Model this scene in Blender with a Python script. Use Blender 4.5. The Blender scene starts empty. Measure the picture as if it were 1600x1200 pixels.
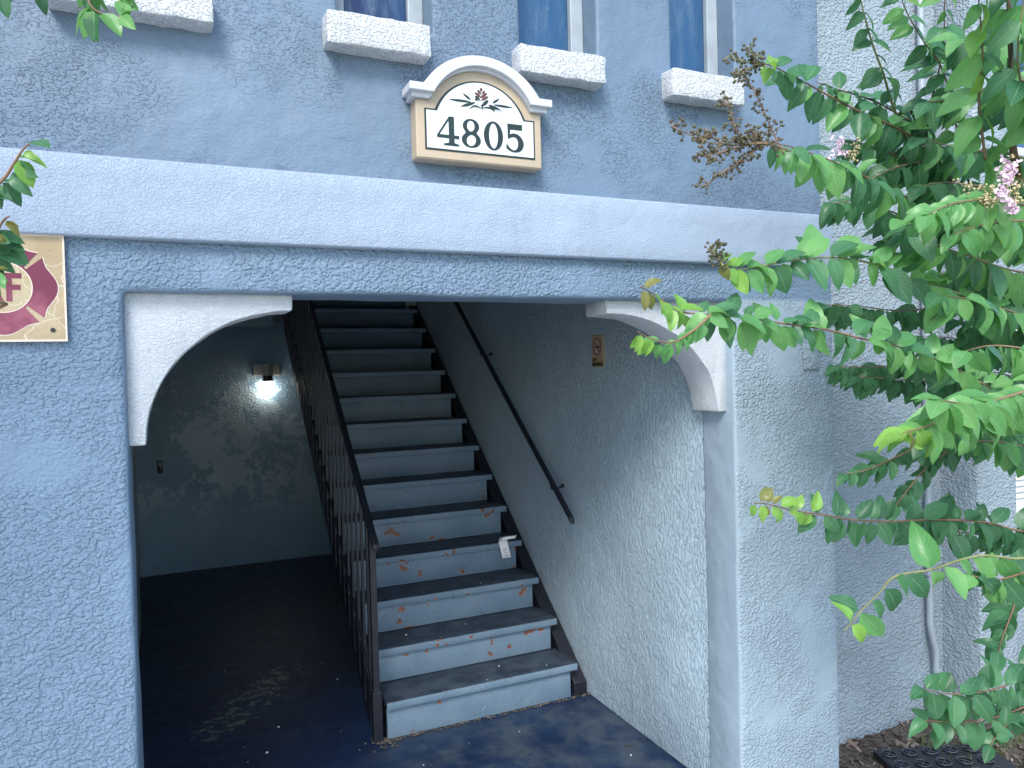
import bpy, bmesh, math, random
from mathutils import Vector, Matrix, noise as mnoise
random.seed(7)
SC = bpy.context.scene
COL = SC.collection
R_ = math.radians

# ------------------------------------------------------------------ camera, sky, sun, exposure
CAM_H = 1.85
YAW, PITCH, ROLL, FPX = 0.423991, -0.0190130, -0.0266191, 1163.52
_cy, _sy = math.cos(YAW), math.sin(YAW)
FWD = Vector((_sy*math.cos(PITCH), _cy*math.cos(PITCH), math.sin(PITCH)))
_r = Vector((_cy, -_sy, 0)); _u = _r.cross(FWD)
CR = _r*math.cos(ROLL) + _u*math.sin(ROLL)
CU = -_r*math.sin(ROLL) + _u*math.cos(ROLL)
camd = bpy.data.cameras.new('camera')
cam = bpy.data.objects.new('camera', camd); COL.objects.link(cam)
m = Matrix((CR, CU, -FWD)).transposed().to_4x4(); m.translation = (0, 0, CAM_H)
cam.matrix_world = m
camd.sensor_width = 36; camd.lens = 36*FPX/1600; camd.clip_end = 2000; camd.clip_start = 0.05
SC.camera = cam

SUN_EL, SUN_AZ = 44, 212        # azimuth clockwise from +Y (the way into the building)
world = bpy.data.worlds.new('World'); SC.world = world; world.use_nodes = True
wn = world.node_tree.nodes; bg = wn['Background']
sky = wn.new('ShaderNodeTexSky'); sky.sky_type = 'NISHITA'; sky.sun_disc = False
sky.sun_elevation = R_(SUN_EL); sky.sun_rotation = R_(SUN_AZ)
world.node_tree.links.new(sky.outputs[0], bg.inputs[0]); bg.inputs[1].default_value = 0.15
sund = bpy.data.lights.new('sun', 'SUN'); sund.energy = 1.7; sund.angle = R_(22); sund.color = (1, .96, .9)
sun = bpy.data.objects.new('sun', sund); COL.objects.link(sun)
sdir = Vector((math.sin(R_(SUN_AZ))*math.cos(R_(SUN_EL)), math.cos(R_(SUN_AZ))*math.cos(R_(SUN_EL)), math.sin(R_(SUN_EL))))
sun.rotation_euler = (-sdir).to_track_quat('-Z', 'Y').to_euler()
SC.view_settings.view_transform = 'Standard'; SC.view_settings.look = 'None'
SC.view_settings.gamma = 1; SC.view_settings.use_curve_mapping = False
SC.view_settings.exposure = 1.36

def ray(x, y): return CR*(x-800) + CU*(600-y) + FWD*FPX
def at(x, y, Y):                                  # a point seen at photo pixel (x, y), Y metres towards the building
    d = ray(x, y); return Vector((0, 0, CAM_H)) + d*(Y/d.y)

# ------------------------------------------------------------------ materials
class NT:
    def __init__(s, name):
        s.m = bpy.data.materials.new(name); s.m.use_nodes = True
        s.t = s.m.node_tree; s.b = s.t.nodes['Principled BSDF']
        s.tc = s.t.nodes.new('ShaderNodeTexCoord')
        s.obj = s.tc.outputs['Object']
    def n(s, typ, **kw):
        nd = s.t.nodes.new(typ)
        for k, v in kw.items(): setattr(nd, k, v)
        return nd
    def l(s, a, b): s.t.links.new(a, b)
    def put(s, sock, v):
        if isinstance(v, bpy.types.NodeSocket): s.l(v, sock)
        else: sock.default_value = v
    def noise(s, scale, detail=3, rough=.55, dist=0, vec=None, col=False):
        nd = s.n('ShaderNodeTexNoise'); nd.inputs['Scale'].default_value = scale
        nd.inputs['Detail'].default_value = detail; nd.inputs['Roughness'].default_value = rough
        nd.inputs['Distortion'].default_value = dist; s.l(vec or s.obj, nd.inputs['Vector'])
        return nd.outputs['Color' if col else 'Fac']
    def vor(s, scale, vec=None, feature='F1', out='Distance', rnd=1):
        nd = s.n('ShaderNodeTexVoronoi', feature=feature); nd.inputs['Scale'].default_value = scale
        nd.inputs['Randomness'].default_value = rnd; s.l(vec or s.obj, nd.inputs['Vector'])
        return nd.outputs[out]
    def step(s, v, a, b):                          # smooth step from 0 to 1 over a..b
        nd = s.n('ShaderNodeMapRange', interpolation_type='SMOOTHSTEP')
        s.l(v, nd.inputs[0]); nd.inputs[1].default_value = a; nd.inputs[2].default_value = b
        return nd.outputs[0]
    def math(s, op, a, b=0.0):
        nd = s.n('ShaderNodeMath', operation=op); s.put(nd.inputs[0], a); s.put(nd.inputs[1], b); return nd.outputs[0]
    def mix(s, f, a, b):
        nd = s.n('ShaderNodeMix', data_type='RGBA'); s.put(nd.inputs[0], f)
        for i, v in ((6, a), (7, b)):
            s.put(nd.inputs[i], v if isinstance(v, bpy.types.NodeSocket) else (*v, 1))
        return nd.outputs[2]
    def mapped(s, scale=(1, 1, 1), rot=(0, 0, 0)):
        nd = s.n('ShaderNodeMapping'); nd.inputs['Scale'].default_value = scale; nd.inputs['Rotation'].default_value = rot
        s.l(s.obj, nd.inputs[0]); return nd.outputs[0]
    def warp(s, amt, scale, vec=None):
        a = s.n('ShaderNodeVectorMath', operation='MULTIPLY_ADD')
        s.l(s.noise(scale, 2, col=True), a.inputs[0]); a.inputs[1].default_value = (amt,)*3; s.l(vec or s.obj, a.inputs[2])
        return a.outputs[0]
    def sep(s):
        nd = s.n('ShaderNodeSeparateXYZ'); s.l(s.obj, nd.inputs[0]); return nd.outputs
    def bump(s, h, dist, strength=1, nrm=None):
        nd = s.n('ShaderNodeBump'); s.l(h, nd.inputs['Height']); nd.inputs['Distance'].default_value = dist
        nd.inputs['Strength'].default_value = strength
        if nrm: s.l(nrm, nd.inputs['Normal'])
        return nd.outputs[0]
    def fin(s, col=None, rough=None, nrm=None, **kw):
        if col is not None: s.put(s.b.inputs['Base Color'], col if isinstance(col, bpy.types.NodeSocket) else (*col, 1))
        if rough is not None: s.put(s.b.inputs['Roughness'], rough)
        if nrm is not None: s.l(nrm, s.b.inputs['Normal'])
        for k, v in kw.items(): s.put(s.b.inputs[k], v)
        return s.m

def stucco(name, col, scale=42, smooth=(.38, .62), lo=.47, hi=.54, dist=.005, fine=.0012, rough=.5, stretch=(1, 1, 1.25), vary=.1, grime=.0, blotch=None, pale=None, lumps=0, flat=False, streak=.10):
    """knockdown stucco under paint: flat islands of plaster with broken edges, smoother where it was trowelled"""
    k = NT(name)
    v = k.mapped(stretch)
    a = k.noise(scale, 3, .5, .15, v)
    isl = k.step(a, lo, hi)
    isl2 = k.step(k.noise(scale*2.1, 2, .5, .4, v), .5, .6)
    tro = k.step(k.noise(2.3, 3, .6, .4), *smooth)
    h = k.math('ADD', k.math('MULTIPLY', isl, .9), k.math('MULTIPLY', isl2, .1))
    if lumps:                                      # blown-on plaster: rounded lumps pressed flat
        d = k.vor(lumps, k.warp(.6/lumps, lumps*.6, v), 'SMOOTH_F1')
        lp = k.math('MULTIPLY', k.math('SUBTRACT', 1, k.step(d, .30, .62)), k.step(k.noise(lumps*.45, 2, .5, 0, v), .36, .5))
        h = k.math('ADD', k.math('MULTIPLY', h, .35), k.math('MULTIPLY', lp, .75))
    h = k.math('MULTIPLY', h, k.math('ADD', k.math('MULTIPLY', tro, .9), .1))
    if flat:                                       # reveals and soffits were trowelled smooth
        ny = k.n('ShaderNodeSeparateXYZ'); gg = k.n('ShaderNodeNewGeometry'); k.l(gg.outputs['True Normal'], ny.inputs[0])
        h = k.math('MULTIPLY', h, k.step(k.math('ABSOLUTE', ny.outputs[1]), .55, .95))
    big = k.noise(7, 2)
    n1 = k.bump(k.noise(300, 2), fine)
    n2 = k.bump(big, .012, 1, n1)
    nn = k.bump(h, dist, 1, n2)
    c = k.mix(k.step(k.noise(1.3, 4), .3, .7), tuple(x*(1-vary) for x in col), tuple(min(1, x*(1+vary)) for x in col))
    st = k.step(k.noise(9, 5, .65, 0, k.mapped((1.6, 1.6, .22))), .5, .78)
    c = k.mix(k.math('MULTIPLY', st, streak), c, (.10, .105, .11))
    if grime: c = k.mix(k.math('MULTIPLY', k.step(k.noise(55, 4), .62, .75), grime), c, (.16, .15, .14))
    if blotch:
        bl = k.step(k.math('ADD', k.math('MULTIPLY', k.noise(1.6, 2), .6), k.math('MULTIPLY', k.noise(12, 6, .7), .55)), .59, .65)
        z = k.sep()[2]
        bl = k.math('MULTIPLY', bl, k.math('SUBTRACT', 1, k.step(z, 1.75, 2.1)))
        bl = k.math('MULTIPLY', bl, k.step(z, .3, .9))
        c = k.mix(bl, c, blotch)
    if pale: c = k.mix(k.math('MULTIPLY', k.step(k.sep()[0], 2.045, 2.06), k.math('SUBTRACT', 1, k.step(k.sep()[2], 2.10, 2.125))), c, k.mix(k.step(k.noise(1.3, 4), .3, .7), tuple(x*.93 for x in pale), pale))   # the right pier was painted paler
    return k.fin(c, rough, nn)

WALL = (.123, .183, .26)
M = {}
M['upper'] = stucco('stucco_upper_wall', WALL, 66, (.43, .6), .485, .55, .0048, stretch=(1, 1, 1.6), flat=True)
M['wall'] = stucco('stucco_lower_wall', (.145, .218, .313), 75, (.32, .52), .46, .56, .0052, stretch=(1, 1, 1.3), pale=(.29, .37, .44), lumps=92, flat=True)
M['wall_pale'] = stucco('stucco_side_wall', (.27, .335, .385), 75, (.2, .4), .45, .57, .0055, lumps=75, grime=.5)
M['inner'] = stucco('stucco_passage_wall', (.36, .47, .55), 80, (.2, .42), .47, .58, .006, rough=.36, stretch=(1, 1, .5))
M['back'] = stucco('stucco_back_wall', (.26, .41, .54), 55, (.25, .5), .47, .58, .005, rough=.35, blotch=(.48, .62, .70))
M['ledge'] = stucco('stucco_ledge', (.30, .375, .485), 170, (.1, .3), .40, .62, .0014, .0014, rough=.5, vary=.07, streak=.16, grime=.12)
M['white'] = stucco('stucco_white_trim', (.51, .555, .60), 170, (.1, .3), .40, .62, .0017, .0014, rough=.5, vary=.06, grime=.5, streak=.2)
M['sill'] = stucco('stucco_white_sill', (.55, .585, .61), 95, (.1, .3),   .45, .57, .004, .002, rough=.55, vary=.05, grime=.35)
M['ceil'] = stucco('plaster_ceiling', (.6, .66, .7), 60, (.3, .6), .45, .6, .003)

def paint(name, col, rough=.45, dist=.0008, scale=60, vary=.12, metallic=0, **kw):
    k = NT(name)
    c = k.mix(k.step(k.noise(scale*.12, 4), .3, .7), tuple(x*(1-vary) for x in col), tuple(min(1, x*(1+vary)) for x in col))
    r = k.math('ADD', k.math('MULTIPLY', k.noise(scale*.3, 3), .25), rough-.12)
    return k.fin(c, r, k.bump(k.noise(scale, 4), dist), Metallic=metallic, **kw)
M['black_metal'] = paint('black_painted_metal', (.007, .009, .017), .45, .0015, 140, .3)
M['frame_grey'] = paint('grey_window_frame', (.28, .325, .36), .45)
M['conduit'] = paint('painted_conduit', (.29, .34, .39), .4)
M['tan'] = paint('tan_sign_moulding', (.40, .325, .235), .5, .0006, 80, .06)
M['cap'] = paint('pale_sign_cap', (.48, .50, .545), .5, .0006, 80, .04)
M['panelwhite'] = paint('white_sign_panel', (.57, .63, .65), .4, .0003, 60, .05)
M['ink'] = paint('dark_ink', (.008, .02, .018), .4, .0002)
M['rust_ink'] = paint('rust_brown_ink', (.10, .03, .02), .4, .0002)
M['black'] = paint('black_plastic', (.01, .011, .014), .3, .0003)
M['paper'] = paint('receipt_paper', (.8, .81, .82), .7, .0003, 60, .03)
M['print'] = paint('receipt_print', (.35, .36, .4), .7)
M['beige_plastic'] = paint('beige_lamp_plate', (.42, .42, .37), .4)
M['blind'] = paint('blind_slats', (.50, .55, .56), .5)
M['doorwood'] = paint('dark_door_paint', (.03, .035, .05), .35)
M['tread'] = None

def stair_paint():
    k = NT('chipped_stair_paint')
    base = k.mix(k.step(k.noise(5, 4), .3, .7), (.10, .16, .225), (.135, .20, .265))
    w = k.warp(.05, 40)
    z = k.sep()[2]
    worn = k.math('MULTIPLY', k.step(z, .18, .3), k.math('SUBTRACT', 1, k.step(z, .75, 1.25)))
    big = k.step(k.math('ADD', k.noise(11, 3, .5, .3), k.math('MULTIPLY', worn, .075)), .70, .712)
    spots = k.step(k.noise(48, 2, .5), .735, .75)
    edge = k.step(k.math('ADD', k.noise(11, 3, .5, .3), k.math('MULTIPLY', worn, .075)), .688, .703)
    rust = k.mix(k.step(k.noise(90, 3), .4, .6), (.24, .085, .05), (.12, .06, .045))
    c = k.mix(k.math('MULTIPLY', edge, .7), base, (.26, .33, .39))
    c = k.mix(big, c, rust)
    c = k.mix(spots, c, (.03, .03, .035))
    scuff = k.step(k.noise(22, 5, .7, 0, k.mapped((1, 1, 3))), .64, .72)
    c = k.mix(k.math('MULTIPLY', scuff, .35), c, (.25, .30, .34))
    h = k.math('SUBTRACT', k.math('MULTIPLY', k.step(k.noise(16, 4, .55, 1.2), .45, .56), .4), big)
    return k.fin(c, k.math('ADD', k.math('MULTIPLY', k.noise(30, 3), .25), .38), k.bump(h, .0016, 1, k.bump(k.noise(110, 3), .0007)))
M['stair'] = stair_paint()

def tread_paint():
    k = NT('worn_tread_paint')
    c = k.mix(k.step(k.noise(9, 5, .65), .35, .7), (.016, .027, .044), (.05, .07, .095))
    c = k.mix(k.math('MULTIPLY', k.step(k.noise(34, 5, .7), .6, .72), .6), c, (.16, .18, .18))
    c = k.mix(k.step(k.noise(120, 2), .77, .79), c, (.5, .52, .52))
    return k.fin(c, .5, k.bump(k.noise(90, 4), .0015))
M['tread'] = tread_paint()

def floor_paint():
    k = NT('painted_concrete_floor')
    c = k.mix(k.step(k.noise(2.6, 5, .6), .35, .7), (.001, .010, .042), (.004, .023, .066))
    x, y, z = k.sep()
    # a worn streak that runs from the entrance towards the back, and scuffing by the foot of the stairs
    d = k.math('ABSOLUTE', k.math('SUBTRACT', k.math('MULTIPLY', k.math('SUBTRACT', x, .3), .86), k.math('MULTIPLY', k.math('SUBTRACT', y, 4.42), .5)))
    near = k.math('SUBTRACT', 1, k.step(d, .02, .26))
    alongy = k.math('MULTIPLY', k.step(y, 3.95, 4.2), k.math('SUBTRACT', 1, k.step(y, 4.75, 5.1)))
    near = k.math('MULTIPLY', near, alongy)
    fl = k.step(k.math('ADD', k.noise(16, 8, .75, .4), k.math('MULTIPLY', near, .17)), .66, .70)
    c = k.mix(k.math('MULTIPLY', fl, .9), c, (.17, .185, .15))
    foot = k.math('MULTIPLY', k.step(x, .6, 1.1), k.math('SUBTRACT', 1, k.step(y, 3.5, 3.8)))
    sc = k.math('MULTIPLY', foot, k.step(k.noise(5, 6, .62), .35, .75))
    c = k.mix(k.math('MULTIPLY', sc, .8), c, (.065, .085, .10))
    c = k.mix(k.step(k.noise(75, 2), .785, .80), c, (.42, .43, .42))
    blk = k.math('MULTIPLY', foot, k.step(k.noise(5, 4, .6), .60, .74))
    c = k.mix(blk, c, (.01, .01, .012))
    r = k.math('ADD', k.math('MULTIPLY', k.noise(12, 4), .3), .34)
    return k.fin(c, r, k.bump(k.noise(70, 4), .002, 1, k.bump(k.noise(9, 4), .006)))
M['floor'] = floor_paint()

def concrete():
    k = NT('pavement_concrete')
    c = k.mix(k.noise(3, 5), (.48, .49, .49), (.58, .58, .56))
    return k.fin(c, .85, k.bump(k.noise(60, 4), .003))
M['concrete'] = concrete()
def lawn():
    k = NT('far_lawn'); c = k.mix(k.noise(1.3, 5), (.05, .08, .025), (.10, .13, .05)); return k.fin(c, .9, k.bump(k.noise(30, 4), .02))
M['lawn'] = lawn()
def soil():
    k = NT('mulch_soil')
    c = k.mix(k.step(k.noise(40, 5, .7), .35, .65), (.035, .028, .024), (.13, .115, .10))
    c = k.mix(k.step(k.noise(90, 2), .68, .72), c, (.3, .27, .23))
    return k.fin(c, .9, k.bump(k.noise(60, 5, .7), .015))
M['soil'] = soil()
def chips():
    k = NT('wood_chips')
    g = k.n('ShaderNodeNewGeometry')
    c = k.n('ShaderNodeValToRGB'); k.l(g.outputs['Random Per Island'], c.inputs[0])
    e = c.color_ramp.elements; e[0].color = (.03, .02, .015, 1); e[1].color = (.32, .28, .23, 1)
    e.new(.5).color = (.10, .08, .065, 1); e.new(.8).color = (.16, .13, .11, 1)
    return k.fin(c.outputs[0], .9)
M['chips'] = chips()
def glass():
    k = NT('dark_window_glass')
    st = k.step(k.noise(5, 6, .7, .3, k.mapped((4, 1, .8))), .42, .75)
    x = k.sep()[0]
    c = k.mix(k.step(x, .6, 1.0), (.008, .022, .075), (.02, .072, .16))        # darker colour in the left windows
    c = k.mix(k.math('MULTIPLY', st, .5), c, (.11, .18, .25))  # pale streaks paint both grime and streaky reflections into the colour
    c = k.mix(k.step(k.noise(130, 2), .76, .78), c, (.35, .42, .48))
    return k.fin(c, k.math('ADD', k.math('MULTIPLY', st, .3), .06), k.bump(k.noise(3, 2), .006))
M['glass'] = glass()
def rf_base():
    k = NT('weathered_tan_plate')
    c = k.mix(k.step(k.noise(9, 4), .35, .7), (.36, .27, .155), (.47, .38, .24))
    c = k.mix(k.math('MULTIPLY', k.step(k.noise(40, 5, .7), .5, .7), .5), c, (.36, .25, .13))
    c = k.mix(k.step(k.noise(170, 2), .70, .73), c, (.06, .04, .03))
    cr = k.math('SUBTRACT', 1, k.step(k.vor(9, k.warp(.08, 12), 'DISTANCE_TO_EDGE'), .003, .012))
    c = k.mix(k.math('MULTIPLY', cr, .8), c, (.66, .6, .48))
    return k.fin(c, .45, k.bump(k.noise(80, 4), .0008))
M['rf_base'] = rf_base()
def rf_red():
    k = NT('faded_red_vinyl')
    z = k.sep()[2]
    f = k.math('ADD', k.noise(9, 4, .6), k.math('MULTIPLY', k.math('SUBTRACT', 2.08, z), 1.8))
    c = k.mix(k.step(f, .5, .8), (.14, .006, .04), (.30, .075, .12))
    c = k.mix(k.step(k.noise(150, 2), .73, .75), c, (.1, .03, .04))
    return k.fin(c, .35, k.bump(k.noise(60, 3), .0006))
M['rf_red'] = rf_red()
M['rf_edge'] = paint('worn_cream_edge', (.70, .58, .48), .5)
M['ns_tan'] = paint('no_smoking_tan', (.36, .27, .14), .5, .0003, 60, .15)
M['ns_face'] = paint('no_smoking_face', (.40, .31, .24), .5, .0003, 60, .1)
M['ns_red'] = paint('no_smoking_red', (.10, .012, .02), .5)

def leafmat(name, c0, c1, under, vein):
    k = NT(name)
    uv = k.n('ShaderNodeSeparateXYZ'); k.l(k.tc.outputs['UV'], uv.inputs[0])
    u, v = uv.outputs[0], k.math('ABSOLUTE', k.math('SUBTRACT', uv.outputs[1], .5))
    g = k.n('ShaderNodeNewGeometry'); oi = k.n('ShaderNodeObjectInfo')
    rnd = k.math('FRACT', k.math('ADD', g.outputs['Random Per Island'], oi.outputs['Random']))
    mid = k.math('SUBTRACT', 1, k.step(v, .012, .035))
    sv = k.math('PINGPONG', k.math('SUBTRACT', k.math('MULTIPLY', u, 8.5), k.math('MULTIPLY', v, 6)), .5)
    side = k.math('MULTIPLY', k.math('SUBTRACT', 1, k.step(sv, .03, .12)), .45)
    veins = k.math('MAXIMUM', mid, side)
    c = k.mix(rnd, c0, c1)
    mott = k.step(k.noise(60, 4, .6), .4, .7)
    c = k.mix(k.math('MULTIPLY', mott, .25), c, tuple(x*1.5 for x in c1))
    c = k.mix(k.math('MULTIPLY', veins, .5), c, vein)
    c = k.mix(g.outputs['Backfacing'], c, under)
    nrm = k.bump(veins, .0012, .7)
    k.fin(c, .36, nrm)
    k.b.inputs['Specular IOR Level'].default_value = .5
    tr = k.n('ShaderNodeBsdfTranslucent'); tcx = k.mix(.5, c, (c1[0]*2.2, c1[1]*2.2, c1[2]*.9)); k.l(tcx, tr.inputs[0])
    ms = k.n('ShaderNodeMixShader'); ms.inputs[0].default_value = .34
    out = k.t.nodes['Material Output']
    k.l(k.b.outputs[0], ms.inputs[1]); k.l(tr.outputs[0], ms.inputs[2]); k.l(ms.outputs[0], out.inputs[0])
    return k.m
M['leaf'] = leafmat('mature_shaded_leaf', (.02, .092, .043), (.065, .205, .088), (.11, .24, .12), (.24, .40, .23))  # dark green, which also paints in the shade on the lower branches
M['leaf_mid'] = leafmat('summer_leaf', (.07, .235, .075), (.14, .34, .105), (.16, .32, .14), (.30, .48, .25))
M['leaf_young'] = leafmat('young_leaf', (.10, .29, .05), (.2, .38, .07), (.2, .36, .08), (.34, .44, .18))
M['leaf_bronze'] = leafmat('bronze_leaf_tip', (.14, .17, .04), (.2, .2, .06), (.18, .2, .07), (.3, .28, .12))
M['bark'] = paint('smooth_bark', (.13, .085, .06), .75, .004, 30, .35)
M['twig'] = paint('green_twig', (.22, .23, .09), .6, .001, 60, .25)
M['redtwig'] = paint('brown_twig', (.20, .12, .07), .6, .001, 60, .25)
M['seed'] = paint('seed_capsules', (.075, .072, .038), .6, .001, 80, .4)
M['bud'] = paint('flower_buds', (.42, .36, .2), .6, .001, 80, .3)
M['petal'] = paint('pale_pink_petals', (.66, .48, .60), .7, .001, 80, .2)
M['grass'] = leafmat('grass_blades', (.06, .10, .03), (.2, .22, .09), (.1, .14, .05), (.2, .24, .1))

def emit(name, col, s):
    k = NT(name); k.fin((.8, .8, .8), .3)
    k.b.inputs['Emission Color'].default_value = (*col, 1); k.b.inputs['Emission Strength'].default_value = s
    return k.m
M['bulb'] = emit('lit_lamp_glass', (1, .93, .83), 6)

# ------------------------------------------------------------------ mesh helpers
def link(name, me, mat=None, parent=None):
    o = bpy.data.objects.new(name, me); COL.objects.link(o)
    if mat is not None: me.materials.append(mat)
    if parent is not None: o.parent = parent
    return o
def tag(o, label=None, cat=None, group=None, kind=None):
    for k, v in (('label', label), ('category', cat), ('group', group), ('kind', kind)):
        if v: o[k] = v
    return o
def thing(name, label, cat, group=None, loc=(0, 0, 0)):
    o = bpy.data.objects.new(name, None); COL.objects.link(o); o.location = loc; o.empty_display_size = .1
    return tag(o, label, cat, group)

class MB:
    def __init__(s): s.b = bmesh.new()
    def box(s, x0, x1, y0, y1, z0, z1):
        v = [s.b.verts.new((x, y, z)) for z in (z0, z1) for y in (y0, y1) for x in (x0, x1)]
        for f in ((0, 2, 3, 1), (4, 5, 7, 6), (0, 1, 5, 4), (2, 6, 7, 3), (0, 4, 6, 2), (1, 3, 7, 5)):
            s.b.faces.new([v[i] for i in f])
        return s
    def prism(s, poly, a0, a1, axis='Y'):           # poly of (u, w) pairs swept along an axis
        mk = (lambda u, w, a: (u, a, w)) if axis == 'Y' else (lambda u, w, a: (a, u, w))
        A = [s.b.verts.new(mk(u, w, a0)) for u, w in poly]; B = [s.b.verts.new(mk(u, w, a1)) for u, w in poly]
        n = len(poly)
        s.b.faces.new(A); s.b.faces.new(B[::-1])
        for i in range(n): s.b.faces.new((A[i], B[i], B[(i+1) % n], A[(i+1) % n]))
        return s
    def tube(s, pts, r, n=8, cap=True):
        pts = [Vector(p) for p in pts]; rs = r if isinstance(r, (list, tuple)) else [r]*len(pts)
        prev = None; up = Vector((0.13, .21, .97)); rings = []
        for i, p in enumerate(pts):
            t = (pts[min(i+1, len(pts)-1)] - pts[max(i-1, 0)]).normalized()
            a = t.cross(up if abs(t.dot(up)) < .95 else Vector((1, 0, 0))).normalized()
            if prev and a.dot(prev) < 0: a = -a
            prev = a; b = t.cross(a)
            rings.append([s.b.verts.new(p + (a*math.cos(q) + b*math.sin(q))*rs[i]) for q in (2*math.pi*j/n for j in range(n))])
        for A, B in zip(rings, rings[1:]):
            for j in range(n): s.b.faces.new((A[j], A[(j+1) % n], B[(j+1) % n], B[j]))
        if cap: s.b.faces.new(rings[0][::-1]); s.b.faces.new(rings[-1])
        return s
    def ball(s, c, r, sub=1):
        bmesh.ops.create_icosphere(s.b, subdivisions=sub, radius=r, matrix=Matrix.Translation(c)); return s
    def build(s, name, mat, parent=None, bevel=0, seg=2, smooth=False, rough=0, rf=9, sub=0):
        b = s.b
        bmesh.ops.recalc_face_normals(b, faces=b.faces)
        if bevel:
            es = [e for e in b.edges if len(e.link_faces) == 2 and e.calc_face_angle(0) > .6]
            bmesh.ops.bevel(b, geom=es, offset=bevel, segments=seg, profile=.5, affect='EDGES', clamp_overlap=True)
        if sub:
            for _ in range(4):
                es = [e for e in b.edges if e.calc_length() > sub*1.5]
                if not es: break
                bmesh.ops.subdivide_edges(b, edges=es, cuts=1, use_grid_fill=True)
        if rough:
            for v in b.verts:
                v.co += mnoise.noise_vector(v.co*rf)*rough + mnoise.noise_vector(v.co*rf*4)*rough*.35
        me = bpy.data.meshes.new(name); b.to_mesh(me); b.free()
        if smooth:
            me.polygons.foreach_set('use_smooth', [True]*len(me.polygons))
            if smooth != 'all':
                me.set_sharp_from_angle(angle=R_(40))
        return link(name, me, mat, parent)

def frange(a, b, st):
    n = max(1, round((b-a)/st)); return [a+(b-a)*i/n for i in range(n+1)]
def wall_sheet(name, mat, parent, xs, zs, holes, y0, y1, bev=.014, rough=.003, rf=5):
    """a wall slab in the X-Z plane with rectangular openings and rounded plaster arrises"""
    def breaks(vals, step):
        out = []
        for a, b in zip(vals, vals[1:]): out += frange(a, b, step)[:-1]
        return out + [vals[-1]]
    X, Z = xs, zs
    mb = MB(); b = mb.b
    solid = lambda i, j: 0 <= i < len(X)-1 and 0 <= j < len(Z)-1 and not any(
        h[0]-1e-5 <= (X[i]+X[i+1])/2 <= h[1]+1e-5 and h[2]-1e-5 <= (Z[j]+Z[j+1])/2 <= h[3]+1e-5 for h in holes)
    cache = {}
    def v(i, j, s):
        if (i, j, s) not in cache: cache[i, j, s] = b.verts.new((X[i], y0 if s == 0 else y1, Z[j]))
        return cache[i, j, s]
    for i in range(len(X)-1):
        for j in range(len(Z)-1):
            if not solid(i, j): continue
            b.faces.new((v(i, j, 0), v(i+1, j, 0), v(i+1, j+1, 0), v(i, j+1, 0)))
            b.faces.new((v(i, j, 1), v(i, j+1, 1), v(i+1, j+1, 1), v(i+1, j, 1)))
            for di, dj, p, q in ((-1, 0, (0, 0), (0, 1)), (1, 0, (1, 0), (1, 1)), (0, -1, (0, 0), (1, 0)), (0, 1, (0, 1), (1, 1))):
                if not solid(i+di, j+dj):
                    b.faces.new((v(i+p[0], j+p[1], 0), v(i+q[0], j+q[1], 0), v(i+q[0], j+q[1], 1), v(i+p[0], j+p[1], 1)))
    return mb.build(name, mat, parent, bevel=bev, seg=3, smooth='all', rough=rough, rf=rf)
def cuts(vals, step):
    out = []
    for a, b in zip(vals, vals[1:]): out += frange(a, b, step)[:-1]
    return out + [vals[-1]]

def shape(name, splines, mat, parent, loc, thick=.0015, rot=(R_(90), 0, 0)):
    """flat lettering: filled outlines with holes, a little thickness; (u, w) -> X, Z on a wall that faces -Y"""
    cu = bpy.data.curves.new(name, 'CURVE'); cu.dimensions = '2D'; cu.fill_mode = 'BOTH'; cu.extrude = thick/2
    for pts in splines:
        sp = cu.splines.new('POLY'); sp.points.add(len(pts)-1); sp.use_cyclic_u = True
        for p, (u, w) in zip(sp.points, pts): p.co = (u, w, 0, 1)
    return curve_to_obj(name, cu, mat, parent, loc, rot)
def curve_to_obj(name, cu, mat, parent, loc, rot):
    tmp = bpy.data.objects.new(name+'_outline', cu); COL.objects.link(tmp)
    bpy.context.view_layer.update()
    me = bpy.data.meshes.new_from_object(tmp.evaluated_get(bpy.context.evaluated_depsgraph_get()))
    bpy.data.objects.remove(tmp); bpy.data.curves.remove(cu)
    me.name = name; me.materials.clear()
    me.transform(Matrix.Translation(loc) @ (rot if isinstance(rot, Matrix) else Matrix.Rotation(rot[0], 4, 'X')))
    return link(name, me, mat, parent)
def text(name, body, size, mat, parent, loc, rot, thick=.001):
    cu = bpy.data.curves.new(name, 'FONT'); cu.body = body; cu.size = size; cu.extrude = thick/2; cu.offset = size*.012
    return curve_to_obj(name, cu, mat, parent, loc, rot)
def ell(cx, cz, rx, rz, n=36, tilt=0):
    out = []
    for i in range(n):
        a = 2*math.pi*i/n; x, z = rx*math.cos(a), rz*math.sin(a)
        out.append((cx + x*math.cos(tilt) - z*math.sin(tilt), cz + x*math.sin(tilt) + z*math.cos(tilt)))
    return out

# ------------------------------------------------------------------ setting: ground
gr = MB(); gr.box(-60, 60, -120, 12, -.3, -.06); tag(gr.build('ground', M['lawn']), kind='structure')
pv = MB(); pv.box(-9, 2.3, -9, 2.392, -.28, -.006); tag(pv.build('pavement', M['concrete'], sub=.5, rough=.002), kind='structure')  # unseen paving, made wide and pale to bounce light into the passage
fl = MB(); fl.box(-.62, 2.3, 2.394, 7.9, -.26, 0.0); tag(fl.build('entry_floor', M['floor']), kind='structure')
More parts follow.
